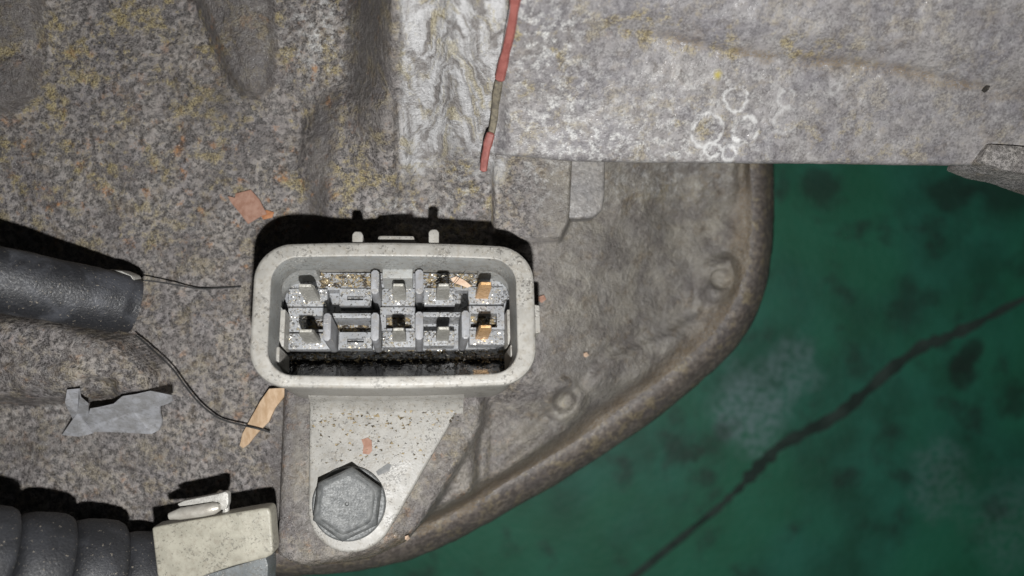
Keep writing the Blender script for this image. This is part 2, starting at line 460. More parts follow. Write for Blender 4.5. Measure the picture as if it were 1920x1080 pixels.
# ------------------------------------------------------------------ connector frame
ZC = 23.0
Nz = Vector((0.113, 0.252, 1.0)).normalized()
Xa = Vector((1, 0.024, 0)); Xa = (Xa - Nz * Xa.dot(Nz)).normalized()
Ya = Nz.cross(Xa).normalized()
RC = Matrix((Xa, Ya, Nz)).transposed()
OC = W(737, 590, ZC)
def Lc(px, py, d):
    """the point of the connector's plane at depth d that is seen at a pixel, in its own frame"""
    o = Vector((0, 0, H)); r = Vector(((px - 960) / F, (540 - py) / F, -1))
    t = ((OC - Nz * d - o).dot(Nz)) / r.dot(Nz)
    p = o + r * t - OC
    return Vector((p.dot(Xa), p.dot(Ya), -d))
def Lw(v): return OC + RC @ Vector(v)
def plane_z(d, X, Y):
    """height of the plane at connector depth d over world x, y"""
    P = OC - Nz * d
    return P.z - ((X - P.x) * Nz.x + (Y - P.y) * Nz.y) / Nz.z
DP = 20.0            # depth of the mounting plate's face below the rim
TP = 2.6             # its thickness

# ------------------------------------------------------------------ gearbox housing: cast wall as a relief
housing = empty('gearbox_housing', (-30, 10, -20), 'rough grey cast gearbox housing with a curved flange over the green floor', 'gearbox')
HO = Vector((-30, 10, -20))
def rim_z(px): return float(np.interp(px, [300, 520, 800, 1100, 1450], [-6, -7, -10.5, -16, -19]))
outl_px = [(1437, 200), (1437, 300), (1438, 400), (1431, 490), (1413, 562), (1376, 628), (1316, 688), (1205, 778), (1055, 877), (900, 966), (820, 1008), (740, 1040), (640, 1060), (540, 1068), (460, 1072), (300, 1082), (100, 1100), (-200, 1120), (-700, 1150)]
outl = []
for p in catmull([Vector((a, b, 0)) for a, b in outl_px], 6):
    outl.append(W(p.x, p.y, rim_z(p.x)))
def grow(P, e):
    o2 = []
    for i, p in enumerate(P):
        a = P[max(0, i - 1)]; b = P[min(len(P) - 1, i + 1)]
        t = Vector((b.x - a.x, b.y - a.y, 0)).normalized()
        o2.append(p + Vector((-t.y, t.x, 0)) * e)
    return o2
outl = grow(outl, 0.9)
OUT_POLY = [(p.x - 0.0, p.y) for p in outl] + [(-170, 90), (outl[0].x, 90)]

st = 0.42
gx = np.arange(-138, 52, st); gy = np.arange(-66, 76, st)
X, Y = np.meshgrid(gx, gy)
# pixel coordinates where a point of height zr would be seen; zr is a first guess of the height
def seen(Zr):
    return 960 + X * F / (H - Zr), 540 - Y * F / (H - Zr)

FINGER = [(340, -120), (368, 0), (398, 80), (430, 150), (456, 180), (488, 186), (511, 165), (519, 100), (514, 0), (508, -120)]
def height(PX, PY):
    Z = np.zeros_like(PX)
    # gentle fall of the left wall
    Z += 2.0 * sst(500, 100, PX) * sst(500, 0, PY)
    # rise to the upper middle
    top = sst(420, -40, PY)
    grv = 23 * top * sst(640, 756, PX)
    Z += grv
    Z += 6 * top * sst(300, 650, PX)
    # groove facet is a little hollow
    Z -= 2.2 * np.exp(-((PX - 800) / 45) ** 2) * sst(380, 250, PY)
    Z += 1.6 * np.exp(-((PX - 865) / 32) ** 2) * sst(400, 250, PY)
    Z -= 1.1 * np.exp(-((PX - 750) / 7) ** 2) * sst(400, 300, PY)
    # lump between the connector and the facet
    e = ((PX - 668) / 108) ** 2 + ((PY - 300) / 150) ** 2
    Z += 4.0 * sst(1.15, 0.3, e)
    Z -= 1.1 * np.exp(-((PX - 600 + (PY - 300) * 0.12) / 20) ** 2) * sst(150, 230, PY) * sst(420, 360, PY)
    # finger rib
    d = sdpoly(FINGER, PX, PY)
    Z += 3.6 * sst(-10, 20, d) + 0.6 * sst(15, 60, d)
    # boss in the top left corner
    d = sdpoly([(-200, -100), (82, -100), (92, 90), (70, 185), (20, 215), (-200, 215)], PX, PY)
    Z += 4.5 * sst(-16, 26, d)
    d = sdline([(-60, 118), (40, 98), (84, 92)], PX, PY)
    Z -= 0.4 * sst(20, 3, d)
    # hollow right of the finger rib
    Z -= 2.0 * np.exp(-(((PX - 545) / 45) ** 2 + ((PY - 240) / 60) ** 2))
    # arm under the black sleeve
    d = sdpoly([(-200, 560), (120, 590), (255, 630), (318, 690), (324, 735), (280, 752), (120, 757), (-200, 760)], PX, PY)
    Z += 5.0 * sst(-5, 14, d) + 5.0 * np.sqrt(np.clip(1 - ((PY - 655 - 0.06 * PX) / 105.0) ** 2, 0, 1)) * sst(-5, 30, d)
    d = sdline([(-100, 665), (120, 672), (240, 690)], PX, PY)
    Z -= 0.8 * sst(22, 4, d)
    # hollow in the arm's end
    d = sdpoly([(150, 715), (165, 705), (215, 715), (222, 745), (170, 755)], PX, PY)
    Z -= 3.0 * sst(-6, 8, d)
    # right of the connector the wall falls away to the flange plate
    rf = sst(985, 1340, PX + np.clip(PY - 560, -200, 400) * 0.15)
    Z -= 19.0 * rf
    # block under the cover
    d = sdpoly([(925, 120), (1074, 120), (1072, 300), (1066, 415), (1050, 448), (960, 452), (925, 440)], PX, PY)
    Z = np.where(d > -14, np.maximum(Z, -14 + 20 * sst(-13, 2, d)), Z)
    # lower part right of the pad
    Z -= 6.0 * sst(880, 925, PX + (PY - 830) * 0.06) * sst(700, 790, PY)
    # ridge line of the flange plate
    d = sdpoly([(900, 1200), (905, 905), (1000, 820), (1090, 730), (1140, 668), (1230, 630), (1310, 585), (1335, 500), (1390, 455), (1400, 380), (1402, 200), (1700, 200), (1700, 1200)], PX, PY)
    Z += 1.8 * sst(-14, 16, d) * sst(860, 960, PX)
    d2 = np.abs(d + 6)
    Z -= 0.7 * sst(20, 3, d2) * sst(880, 960, PX)
    # soft cast undulation of the plate
    Z += 2.4 * (fbm(PX / 95.0, PY / 80.0, 5, 3) - 0.5) * sst(1040, 1120, PX)
    Z += 4.0 * (fbm(PX / 60.0, PY / 55.0, 25, 3) - 0.5) * sst(1120, 1160, PX) * sst(480, 400, PY)
    for (cx, cy, r) in ((1352, 524, 46), (1058, 752, 42)):
        d = np.hypot(PX - cx, PY - cy)
        Z += 1.9 * sst(r + 8, r - 12, d) - 2.6 * sst(24, 14, d)
    for (cx, cy, r) in ((1150, 820, 30), (1130, 720, 22), (1270, 660, 30)):
        d = np.hypot(PX - cx, PY - cy)
        Z += 0.8 * sst(r + 12, r - 12, d)
    # crease at the pad's right side
    d = sdline([(908, 735), (900, 830), (893, 930)], PX, PY)
    Z -= 1.5 * sst(13, 2, d)
    Z += 0.9 * np.exp(-(((PX - 880) / 24) ** 2 + ((PY - 790) / 26) ** 2))
    return Z

PX, PY = seen(0.0)
Z = height(PX, PY)
for _ in range(4):
    PX, PY = seen(Z); Z = 0.5 * Z + 0.5 * height(PX, PY)
# mounting pad below the connector plate: a plane parallel to the plate
zp = plane_z(DP + TP, X, Y)
padpoly = [tuple(W(a, b, 3)[:2]) for a, b in ((538, 690), (545, 1010), (600, 1045), (700, 1042), (765, 1010), (850, 880), (898, 800), (905, 690))]
dpad = sdpoly(padpoly, X, Y)
Zpad = zp - 0.05 - 0.4 * sst(1.0, 0.0, dpad)
mpad = sst(-1.6, 0.3, dpad)
Z = Z * (1 - mpad) + Zpad * mpad
# slope down to the flange rim
dout = sdpoly(OUT_POLY, X, Y)
zr_ = np.interp(PX, [300, 520, 800, 1100, 1450], [-6, -7, -10.5, -16, -19])
m = sst(9.0, 3.5, dout) * (1 - 0.6 * mpad)
Z = Z * (1 - m) + (zr_ - 0.42) * m
# the wall below the connector body must stay under it
body = sdpoly([tuple(Lw(Lc(a, b, 20))[:2]) for a, b in ((500, 480), (980, 480), (980, 735), (500, 735))], X, Y)
Z = np.where(body > 0, np.minimum(Z, plane_z(23.5, X, Y)), Z)
# the relief stays below the cover
Z = np.where((PX > 925) & (PX < 1085) & (PY < 330), np.minimum(Z, np.interp(PX, [925, 951, 978, 1085], [40, 31, 8.5, 8.5])), Z)
for _ in range(1): PX, PY = seen(Z)
# cast roughness as real relief
leftm = sst(1010, 900, PX)
smooth_lumps = np.clip(sst(-6, 8, sdpoly(FINGER, PX, PY))
    + sst(34, 14, np.abs(PX - 603 + (PY - 300) * 0.12)) * sst(150, 200, PY)
    + sst(-4, 10, sdpoly([(-200, -100), (78, -100), (88, 90), (70, 185), (20, 215), (-200, 215)], PX, PY))
    + 0.7 * sst(640, 660, PX) * sst(752, 735, PX) * sst(330, 180, PY) , 0, 1)
r1 = fbm(X * 0.9, Y * 0.9, 3, 3) - 0.5
r2 = fbm(X * 0.22, Y * 0.22, 9, 3) - 0.5
Z += (0.55 * r1 * (1 - 0.65 * smooth_lumps) + 0.9 * r2 * (1 - mpad)) * leftm
Z += 0.5 * (fbm(X * 0.35, Y * 0.35, 41, 3) - 0.5) * (1 - leftm)

nr, nc = X.shape
idx = np.arange(nr * nc).reshape(nr, nc)
keep = dout > 2.2
kf = keep[:-1, :-1] & keep[1:, :-1] & keep[1:, 1:] & keep[:-1, 1:]
quads = np.stack([idx[:-1, :-1], idx[:-1, 1:], idx[1:, 1:], idx[1:, :-1]], -1)[kf]
used = np.unique(quads); remap = -np.ones(nr * nc, int); remap[used] = np.arange(len(used))
V = np.stack([X.ravel(), Y.ravel(), Z.ravel()], -1)[used]
Q = remap[quads]
me = bpy.data.meshes.new('cast_wall')
me.vertices.add(len(V)); me.vertices.foreach_set('co', ((V - np.array(HO)) * S).astype(np.float32).ravel())
me.loops.add(Q.size); me.loops.foreach_set('vertex_index', Q.astype(np.int32).ravel())
me.polygons.add(len(Q)); me.polygons.foreach_set('loop_start', np.arange(0, Q.size, 4, dtype=np.int32))
me.update(calc_edges=True); me.validate()
me.polygons.foreach_set('use_smooth', [True] * len(me.polygons))
px, py = PX, PY
def blob(cx, cy, rx, ry): return np.exp(-(((px - cx) / rx) ** 2 + ((py - cy) / ry) ** 2))
A = {}
A['smo'] = np.clip(smooth_lumps * 0.85 + 0.95 * sst(940, 1060, px) + 0.5 * sst(540, 560, px) * sst(740, 760, py), 0, 1)
A['yel'] = np.clip(0.55 * leftm * sst(560, 300, py) * (1 - 0.5 * smooth_lumps) + 0.3 + 0.9 * blob(60, 270, 130, 70) + 0.6 * blob(40, 110, 60, 25) + 0.7 * blob(260, 30, 200, 60)
    + 0.9 * blob(840, 350, 70, 60) + 0.7 * blob(430, 90, 30, 30) + 0.5 * blob(620, 360, 60, 40) + 0.7 * blob(1350, 525, 18, 18) + 0.9 * blob(1058, 752, 16, 16)
    + 0.7 * blob(1240, 350, 90, 40) + 0.5 * blob(1190, 480, 30, 20) + 0.6 * blob(860, 890, 50, 60) - 0.55 * sst(960, 1050, px) * sst(430, 520, py) + 0.4 * blob(240, 460, 60, 40), 0, 1)
A['yel'] = A['yel'] * 0.95
A['yel'] += 1.3 * sst(24, 4, sdline([(-60, 118), (40, 98), (84, 92)], px, py)) + 1.2 * blob(432, 92, 22, 26)
A['smo'] *= 1 - sst(26, 6, sdline([(-60, 118), (40, 98), (84, 92)], px, py))
A['yel'] += 0.9 * np.exp(-((px - np.interp(py, [0, 60, 112, 152, 225, 322], [958, 950, 940, 930, 920, 902])) / 22) ** 2) * sst(30, 120, py) * sst(350, 300, py)
A['yel'] += 1.2 * blob(1058, 752, 14, 15) + 0.8 * blob(1350, 527, 14, 14)
A['rus'] = np.clip(leftm * (0.4 + 0.75 * blob(150, 330, 260, 130) + 0.8 * blob(480, 480, 120, 200) + 0.4 * blob(600, 150, 60, 60)), 0, 1)
A['wht'] = np.clip(0.75 * blob(600, 50, 50, 90) + 0.45 * blob(880, 330, 70, 60) + 0.35 * blob(1010, 330, 50, 60) + 0.5 * blob(760, 390, 90, 20) + 0.3 * blob(140, 770, 60, 60) + 0.4 * blob(1240, 340, 120, 40) + 0.12, 0, 1)
A['drk'] = np.clip(0.22 * smooth_lumps * leftm + 0.75 * blob(420, 190, 40, 40) + 0.6 * blob(40, 160, 60, 40) + 0.4 * blob(260, 600, 40, 60) * 0 + 0.35 * blob(110, 830, 160, 40), 0, 1)
A['brn'] = np.clip(sst(9.5, 5.0, dout) * 0.85, 0, 1) + 0.0 * px
A['flg'] = np.clip(sst(960, 1060, px) * sst(300, 420, py + px * 0.1) + sst(540, 560, px) * sst(745, 770, py), 0, 1)
A['flo'] = np.clip(sst(744, 758, px) * sst(960, 940, px) * sst(345, 270, py + 26 * np.sin(px / 26.0)), 0, 1)
for kx, v in A.items():
    a = me.attributes.new(kx, 'FLOAT', 'POINT')
    a.data.foreach_set('value', np.clip(v, 0, 1).ravel()[used].astype(np.float32))
me.materials.append(M_case)
ow = bpy.data.objects.new('cast_wall', me); COL.objects.link(ow); ow.parent = housing

# swept rounded rim of the flange
prof = [(6.0, -1.0), (4.6, -0.3), (3.4, -0.05), (2.4, -0.15), (1.5, -0.6), (0.6, -1.5), (-0.6, -3.0), (-2.0, -5.0), (-3.0, -7.6), (-3.1, -26.0)]
vs, fs = [], []
n = len(outl)
for i, p in enumerate(outl):
    a = outl[max(0, i - 1)]; b = outl[min(n - 1, i + 1)]
    t = Vector((b.x - a.x, b.y - a.y, 0)).normalized(); inw = Vector((t.y, -t.x, 0))
    for (o_, z_) in prof:
        jn = 0.25 * (random.random() - 0.5)
        vs.append((p.x + inw.x * (o_ + jn), p.y + inw.y * (o_ + jn), p.z + z_ + jn * 0.5))
m_ = len(prof)
for i in range(n - 1):
    for j in range(m_ - 1):
        fs.append((i * m_ + j, i * m_ + j + 1, (i + 1) * m_ + j + 1, (i + 1) * m_ + j))
mk('flange_rim', [Vector(v) - HO for v in vs], fs, M_rim, housing, auto=60)

# small tab with a rounded corner beside the block
tz = 3.5
tp = [(1060, 180), (1134, 180), (1135, 290), (1134, 370), (1129, 395), (1114, 408), (1092, 410), (1078, 408)]
tp = [(1052, 180)] + tp[1:-1] + [(1080, 411), (1052, 408)]
tab = bevel_poly('tab', [tuple((W(a, b, tz) - HO)[:2]) for a, b in tp], tz - HO.z, tz - 18 - HO.z, M_tab, housing, bev=0.7, seg=3)

# ray onto the housing relief
def hz(a, b):
    z = 0.0
    for _ in range(8):
        p = W(a, b, z)
        j = int(np.clip(round((p.x - gx[0]) / st), 0, len(gx) - 1)); i = int(np.clip(round((p.y - gy[0]) / st), 0, len(gy) - 1))
        z = float(Z[max(0, i - 1):i + 2, max(0, j - 1):j + 2].max())
    return z
def hz_(dz): return lambda a, b: hz(a, b) + dz

# ------------------------------------------------------------------ housing cover (upper right)
cover = empty('housing_cover', (40, 40, -10), 'pale grey cast cover with a straight edge and dried drip rings', 'cover')
CO = Vector((40, 40, -10))
def cov_z(a, b):
    u = np.clip((308 - b) / 330.0, -0.2, 1.4)
    z = 11 + 13 * u + 9 * sst(1250, 930, a) * sst(260, -40, b)
    cr = 70 + (a - 1200) * 0.138 + 6 * np.sin(a / 70.0)            # crease line
    d = b - cr
    m_ = sst(1080, 1180, a)
    z = z - 0.45 * np.exp(-(d / 10.0) ** 2) * m_ * (0.5 + fbm(a / 40.0, b / 40.0, 33, 2)) + 2.2 * sst(20, -70, d) * m_
    z = z + 1.0 * (fbm(a / 120.0, b / 90.0, 61, 3) - 0.5) + 0.35 * (fbm(a / 14.0, b / 14.0, 71, 3) - 0.5)
    z = z - 2.2 * sst(958, 930, a)
    return z
ax = np.concatenate([np.arange(930, 1900, 4.0), np.arange(1900, 2400, 12.0)])
bt = np.concatenate([[0, 0.5, 1.5, 3, 5], np.arange(8, 420, 4.5), np.arange(424, 700, 14)])
AX, BT = np.meshgrid(ax, bt)
edge = np.interp(ax, [930, 1000, 1072, 1200, 1500, 1790, 1828, 1840, 1848, 1856, 2400], [290, 296, 303, 305, 307, 311, 310, 305, 300, 300, 300])
edge = edge + 1.3 * (fbm(ax / 22.0, ax * 0 + 3, 81, 3) - 0.5)
BB = edge[None, :] - BT
lft = np.interp(BB, [-100, 0, 60, 110, 180, 300], [968, 958, 946, 936, 929, 927])
AXs = AX + (lft - 930) * sst(1010, 930, AX)
CZ = cov_z(AXs, BB)
CZ = CZ - 1.1 * (1 - np.sqrt(np.clip(1 - (1 - np.clip(BT / 8.0, 0, 1)) ** 2, 0, 1)))
kk = (H - CZ) / F
VX, VY = (AXs - 960) * kk, (540 - BB) * kk
nr, nc = VX.shape
vs = np.stack([VX.ravel(), VY.ravel(), CZ.ravel()], -1) - np.array(CO)
idx = np.arange(nr * nc).reshape(nr, nc)
fs = np.stack([idx[:-1, :-1], idx[:-1, 1:], idx[1:, 1:], idx[1:, :-1]], -1).reshape(-1, 4).tolist()
vs = vs.tolist(); base_n = len(vs)
for j in range(nc):
    v = vs[idx[0, j]]; vs.append((v[0], v[1] + 7.0 if AX[0, j] > 1085 else v[1] + 2.5, v[2] - 24 if AX[0, j] > 1085 else v[2] - 9))
for j in range(nc - 1): fs.append((idx[0, j + 1], idx[0, j], base_n + j, base_n + j + 1))
b2 = len(vs)
for i in range(nr):
    v = vs[idx[i, 0]]; vs.append((v[0] + 0.5, v[1], v[2] - 9))
for i in range(nr - 1): fs.append((idx[i, 0], idx[i + 1, 0], b2 + i + 1, b2 + i))
oc = mk('cover_plate', vs, fs, M_cover, cover, auto=50)
tot = len(oc.data.vertices)
pa = np.zeros(tot); pb = np.zeros(tot)
pa[:nr * nc] = AXs.ravel(); pb[:nr * nc] = BB.ravel(); pb[nr * nc:] = 320; pa[nr * nc:] = 1300
def blob2(cx, cy, rx, ry): return np.exp(-(((pa - cx) / rx) ** 2 + ((pb - cy) / ry) ** 2))
crl = pb - (70 + (pa - 1200) * 0.138 + 6 * np.sin(pa / 70.0))
B = {}
B['smo'] = 0.35 + 0 * pa
B['yel'] = 0.15 + 1.3 * blob2(1000, 40, 70, 90) + 1.1 * np.exp(-((crl + 14) / 36) ** 2) * sst(1090, 1200, pa) * sst(1700, 1450, pa) + 0.5 * blob2(1000, 190, 80, 80) + 0.5 * blob2(1300, 250, 150, 60) + 0.45 * blob2(1600, 270, 200, 50) + 0.12
B['brn'] = 0.8 * np.exp(-(crl / 13) ** 2) * sst(0.30, 0.62, fbm(pa / 36.0, pb / 16.0, 19, 3)) * sst(1180, 1300, pa)
B['wht'] = 0.75 * blob2(1010, 60, 80, 110) + 0.5 * blob2(1030, 240, 120, 70) + 0.3 * blob2(1300, 200, 200, 90) + 0.5 * blob2(1180, 280, 150, 40) + 0.16
B['rus'] = 0.25 * np.exp(-(crl / 14) ** 2)
B['drk'] = 0.0 * pa
B['flo'] = 0.0 * pa
B['flg'] = 0.0 * pa
for kx, v in B.items():
    a = oc.data.attributes.new(kx, 'FLOAT', 'POINT'); a.data.foreach_set('value', np.clip(v, 0, 1).astype(np.float32))
# sandy lug at the cover's lower corner
lz = 13.3
lp = [(1854, 269), (1900, 272), (1990, 280), (2100, 300), (2100, 390), (1925, 327), (1880, 319), (1838, 302)]
bevel_poly('lug', [tuple((W(a, b, lz) - CO)[:2]) for a, b in lp], lz - CO.z, lz - 10 - CO.z, M_lug, cover, bev=0.5, seg=2)

# ------------------------------------------------------------------ sealant squeezed out of the joint
seal = empty('sealant_bead', tuple(W(930, 180, 14)), 'red sealant bead running down the joint beside the cover', 'sealant')
SO = W(930, 180, 14)
def cz1(a, b): return float(cov_z(np.array([float(a)]), np.array([float(b)]))[0])
def bead(name, pts, rad, mat, dz=-0.4):
    P = catmull([W(a, b, max(cz1(962, b) - 0.3, hz(a, b)) + dz + 0.5) for a, b in pts], 6)
    R = [rad * (0.82 + 0.35 * float(vnoise(np.array([i * 0.37]), np.array([rad]), 4)[0])) for i in range(len(P))]
    R[0] *= 0.5; R[-1] *= 0.35
    v, f = tube_mesh(P, R, 8, 0.7)
    return mk(name, [x - SO for x in v], f, mat, seal)
bead('bead', [(972, -40), (966, 0), (957, 60), (945, 112), (936, 152)], 0.72, M_red)
bead('grimy_bead', [(936, 150), (930, 185), (926, 225), (921, 252)], 0.62, M_reddirty, -0.8)
bead('bead', [(921, 248), (914, 272), (909, 298), (906, 322)], 0.66, M_red, -0.2)

# ------------------------------------------------------------------ connector
conn = empty('wiring_connector', OC - Nz * 20, 'grey plastic ten way wiring connector with open oval shroud and pins', 'connector')
conn.matrix_world = Matrix.Translation(OC * S) @ RC.to_4x4()

def rrect(x0, x1, y0, y1, r, n=12, arch=0.0):
    pts = []
    for (cx, cy, a0) in ((x1 - r, y1 - r, 0), (x0 + r, y1 - r, 90), (x0 + r, y0 + r, 180), (x1 - r, y0 + r, 270)):
        for i in range(n + 1):
            a = math.radians(a0 + 90 * i / n)
            pts.append([cx + r * math.cos(a), cy + r * math.sin(a)])
    out = []
    m = len(pts)
    for i in range(m):                     # subdivide long sides
        a = pts[i]; b = pts[(i + 1) % m]
        out.append(a)
        if i % (n + 1) == n:
            for k in range(1, 8): out.append([a[0] + (b[0] - a[0]) * k / 8, a[1] + (b[1] - a[1]) * k / 8])
    if arch:
        cx = (x0 + x1) / 2; cy = (y0 + y1) / 2; hw = (x1 - x0) / 2; hh = (y1 - y0) / 2
        for p in out:
            p[1] += arch * (1 - ((p[0] - cx) / hw) ** 2) * (1 if p[1] > cy else -1) * abs(p[1] - cy) / hh
    return [Vector((p[0], p[1], 0)) for p in out]

ox0, ox1 = Lc(470, 600, 0).x, Lc(1004, 580, 0).x
oy1, oy0 = Lc(737, 461, 0).y, Lc(737, 720, 0).y
ix0, ix1 = Lc(504, 600, 0).x, Lc(969, 580, 0).x
iy1, iy0 = Lc(737, 485, 0).y, Lc(737, 700, 0).y
fx0, fx1 = Lc(531, 600, 16).x, Lc(960, 600, 16).x
fy1 = Lc(737, 513, 16).y
fy0 = iy0 + 0.35
def shr(k, d, r, arch): return [Vector((p.x, p.y, -d)) for p in rrect(*k, r, arch=arch)]
o_ = (ox0, ox1, oy0, oy1)
def ins(b, e): return (b[0] + e, b[1] - e, b[2] + e, b[3] - e)
inn = (ix0, ix1, iy0, iy1)
loops = [shr(ins(o_, 0.75), 22.5, 4.6, 0.55), shr(ins(o_, 0.55), 2.4, 4.8, 0.6), shr(ins(o_, 0.06), 2.0, 5.2, 0.65), shr(o_, 0.75, 5.2, 0.65), shr(ins(o_, 0.12), 0.28, 5.1, 0.65), shr(ins(o_, 0.38), 0.06, 4.9, 0.62),
         shr(ins(o_, 0.55), 0.0, 4.8, 0.6), shr(ins(inn, -0.14), 0.03, 3.75, 0.5), shr(inn, 0.14, 3.6, 0.45), shr((ix0 + 0.5, ix1 - 0.4, iy0 + 0.1, iy1 - 0.35), 6.0, 3.2, 0.35),
         shr((fx0, fx1, fy0, fy1), 14.0, 2.6, 0.15), shr((fx0, fx1, fy0, fy1), 19.0, 2.6, 0.15)]
N = len(loops[0])
vs = [v for l in loops for v in l]
fs = []
for i in range(len(loops) - 1):
    for j in range(N):
        j2 = (j + 1) % N
        fs.append((i * N + j, i * N + j2, (i + 1) * N + j2, (i + 1) * N + j))
fs.append(tuple(range((len(loops) - 1) * N, len(loops) * N)))
shroud = mk('shroud', vs, fs, M_shroud, conn, auto=28)
shroud.data.materials.append(M_wall)
for pl_ in shroud.data.polygons:
    zc = min(shroud.data.vertices[i].co.z for i in pl_.vertices)
    if min(pl_.vertices) >= 8 * N: pl_.material_index = 1

def boxl(name, x0, y0, x1, y1, d0, d1, mat, parent=conn, bev=0.15, taper=0.0):
    """box from pixel bounds seen at depth d0 down to depth d1"""
    a = Lc((x0 + x1) / 2, y0, d0).y; b = Lc((x0 + x1) / 2, y1, d0).y
    l = Lc(x0, (y0 + y1) / 2, d0).x; r = Lc(x1, (y0 + y1) / 2, d0).x
    return bevel_poly(name, [(l, b), (r, b), (r, a), (l, a)], -d0, -d1, mat, parent, bev=bev)

# pegs and latch on the upper outside, key on the right side
for cx, tp_ in ((671, 434), (814, 430)):
    p0 = Lc(cx - 10.5, tp_, 1.0); p1 = Lc(cx + 9.5, 470, 1.0)
    pl = [(p0.x + 0.05, p1.y), (p1.x - 0.05, p1.y), (p1.x, p0.y - 0.5), (p1.x - 0.35, p0.y), (p0.x + 0.35, p0.y), (p0.x, p0.y - 0.5)]
    bevel_poly('peg', pl, -0.9, -5.0, M_shroud, conn, bev=0.25)
p0 = Lc(708, 444, 3.0); p1 = Lc(778, 470, 3.0)
bevel_poly('latch', [(p0.x - 0.4, p1.y), (p1.x + 0.4, p1.y), (p1.x - 0.2, p0.y), (p0.x + 0.2, p0.y)], -2.4, -14, M_shroud, conn, bev=0.2)
p0 = Lc(1000, 570, 3); p1 = Lc(1013, 628, 3)
bevel_poly('side_key', [(p0.x - 1, p1.y), (p1.x, p1.y + 0.3), (p1.x, p0.y - 0.3), (p0.x - 1, p0.y)], -2.6, -9, M_shroud, conn, bev=0.2)

# thickened corners and stop block inside the shroud
def corner(side):
    D = 6.2
    if side < 0:
        q = [(590, 503), (560, 504), (536, 512), (521, 526), (514, 545), (513, 561), (521, 570), (527, 575)]
        back = [(500, 575), (498, 520), (520, 490), (590, 486)]
    else:
        q = [(900, 500), (925, 500), (948, 508), (962, 522), (969, 543), (970, 562), (963, 572), (959, 578)]
        back = [(985, 578), (985, 515), (965, 486), (900, 484)]
    P = [Lc(a, b, D) for a, b in q]; Bk = [Lc(a, b, D) for a, b in back]
    # lean inwards with depth
    poly = [(p.x, p.y) for p in P + Bk]
    return bevel_poly('corner_pad', poly, -D, -14.5, M_wall, conn, bev=0.22)
corner(-1); corner(1)
boxl('stop_block', 717, 494, 774, 522, 6.0, 14.5, M_wall, bev=0.2)
boxl('guide_tab', 507, 650, 524, 684, 5.0, 14.0, M_shroud, bev=0.25)
boxl('guide_tab', 957, 646, 973, 678, 5.0, 14.0, M_shroud, bev=0.25)
# lower side ledges
boxl('side_ledge', 519, 580, 534, 650, 9.0, 16.5, M_shroud, bev=0.2)
boxl('side_ledge', 951, 580, 966, 646, 9.0, 16.5, M_shroud, bev=0.2)

# terminal block: two stepped shelves with a raised rib between the rows
DS = 13.0
block = mk('terminal_block', *(lambda a, b: ([(fx0 + .05, a, -18.8), (fx1 - .05, a, -18.8), (fx1 - .05, b, -18.8), (fx0 + .05, b, -18.8), (fx0 + .05, a, -16.2), (fx1 - .05, a, -16.2), (fx1 - .05, b, -16.2), (fx0 + .05, b, -16.2)],
      [(0, 1, 5, 4), (1, 2, 6, 5), (2, 3, 7, 6), (3, 0, 4, 7), (4, 5, 6, 7)]))(Lc(737, 672, 16.2).y, Lc(737, 516, 16.2).y), M_inner, conn)
def shelf(x0, x1, y0, y1, d=DS, dd=16.4):
    return boxl('shelf', x0, y0, x1, y1, d, dd, M_inner, block, bev=0.12)
# upper row
slots = []
def frame_slot(x0, x1, y0, y1, sx0, sx1, sy0, sy1):
    """a shelf with a rectangular hole: four strips and a dark bottom, one mesh"""
    bmx = []
    D0, D1 = -DS, -16.4
    def xy(a, b): p = Lc(a, b, DS); return p.x, p.y
    xa, ya = xy(x0, y0); xb, yb = xy(x1, y1); sa, ta = xy(sx0, sy0); sb, tb = xy(sx1, sy1)
    v, f = [], []
    O = [(xa, yb), (xb, yb), (xb, ya), (xa, ya)]; I = [(sa, tb), (sb, tb), (sb, ta), (sa, ta)]
    for p in O: v.append((*p, D0))
    for p in I: v.append((*p, D0))
    for p in O: v.append((*p, D1))
    for p in I: v.append((*p, -14.2))
    for i in range(4):
        j = (i + 1) % 4
        f += [(i, j, 4 + j, 4 + i), (i, 8 + i, 8 + j, j), (4 + i, 4 + j, 12 + j, 12 + i)]
    f.append((12, 13, 14, 15))
    return mk('slotted_shelf', v, f, M_inner, block, smooth=False)
boxl('rear_ledge', 545, 512, 950, 544, 13.7, 16.4, M_inner, block, bev=0.12)
shelf(541, 614, 541, 574)
frame_slot(637, 697, 541, 573, 651, 681, 555, 563)
shelf(716, 778, 541, 573)
shelf(795, 853, 540, 572)
shelf(878, 944, 538, 570)
# lower row
shelf(541, 620, 625, 655)
frame_slot(637, 697, 623, 653, 651, 682, 635, 642)
shelf(717, 779, 621, 651)
shelf(794, 852, 620, 648)
shelf(880, 946, 619, 646)
# ribs between the rows
boxl('row_rib', 611, 587, 701, 596, 10.2, 16.4, M_inner, block, bev=0.15)
boxl('row_rib', 790, 585, 871, 594, 10.2, 16.4, M_inner, block, bev=0.15)
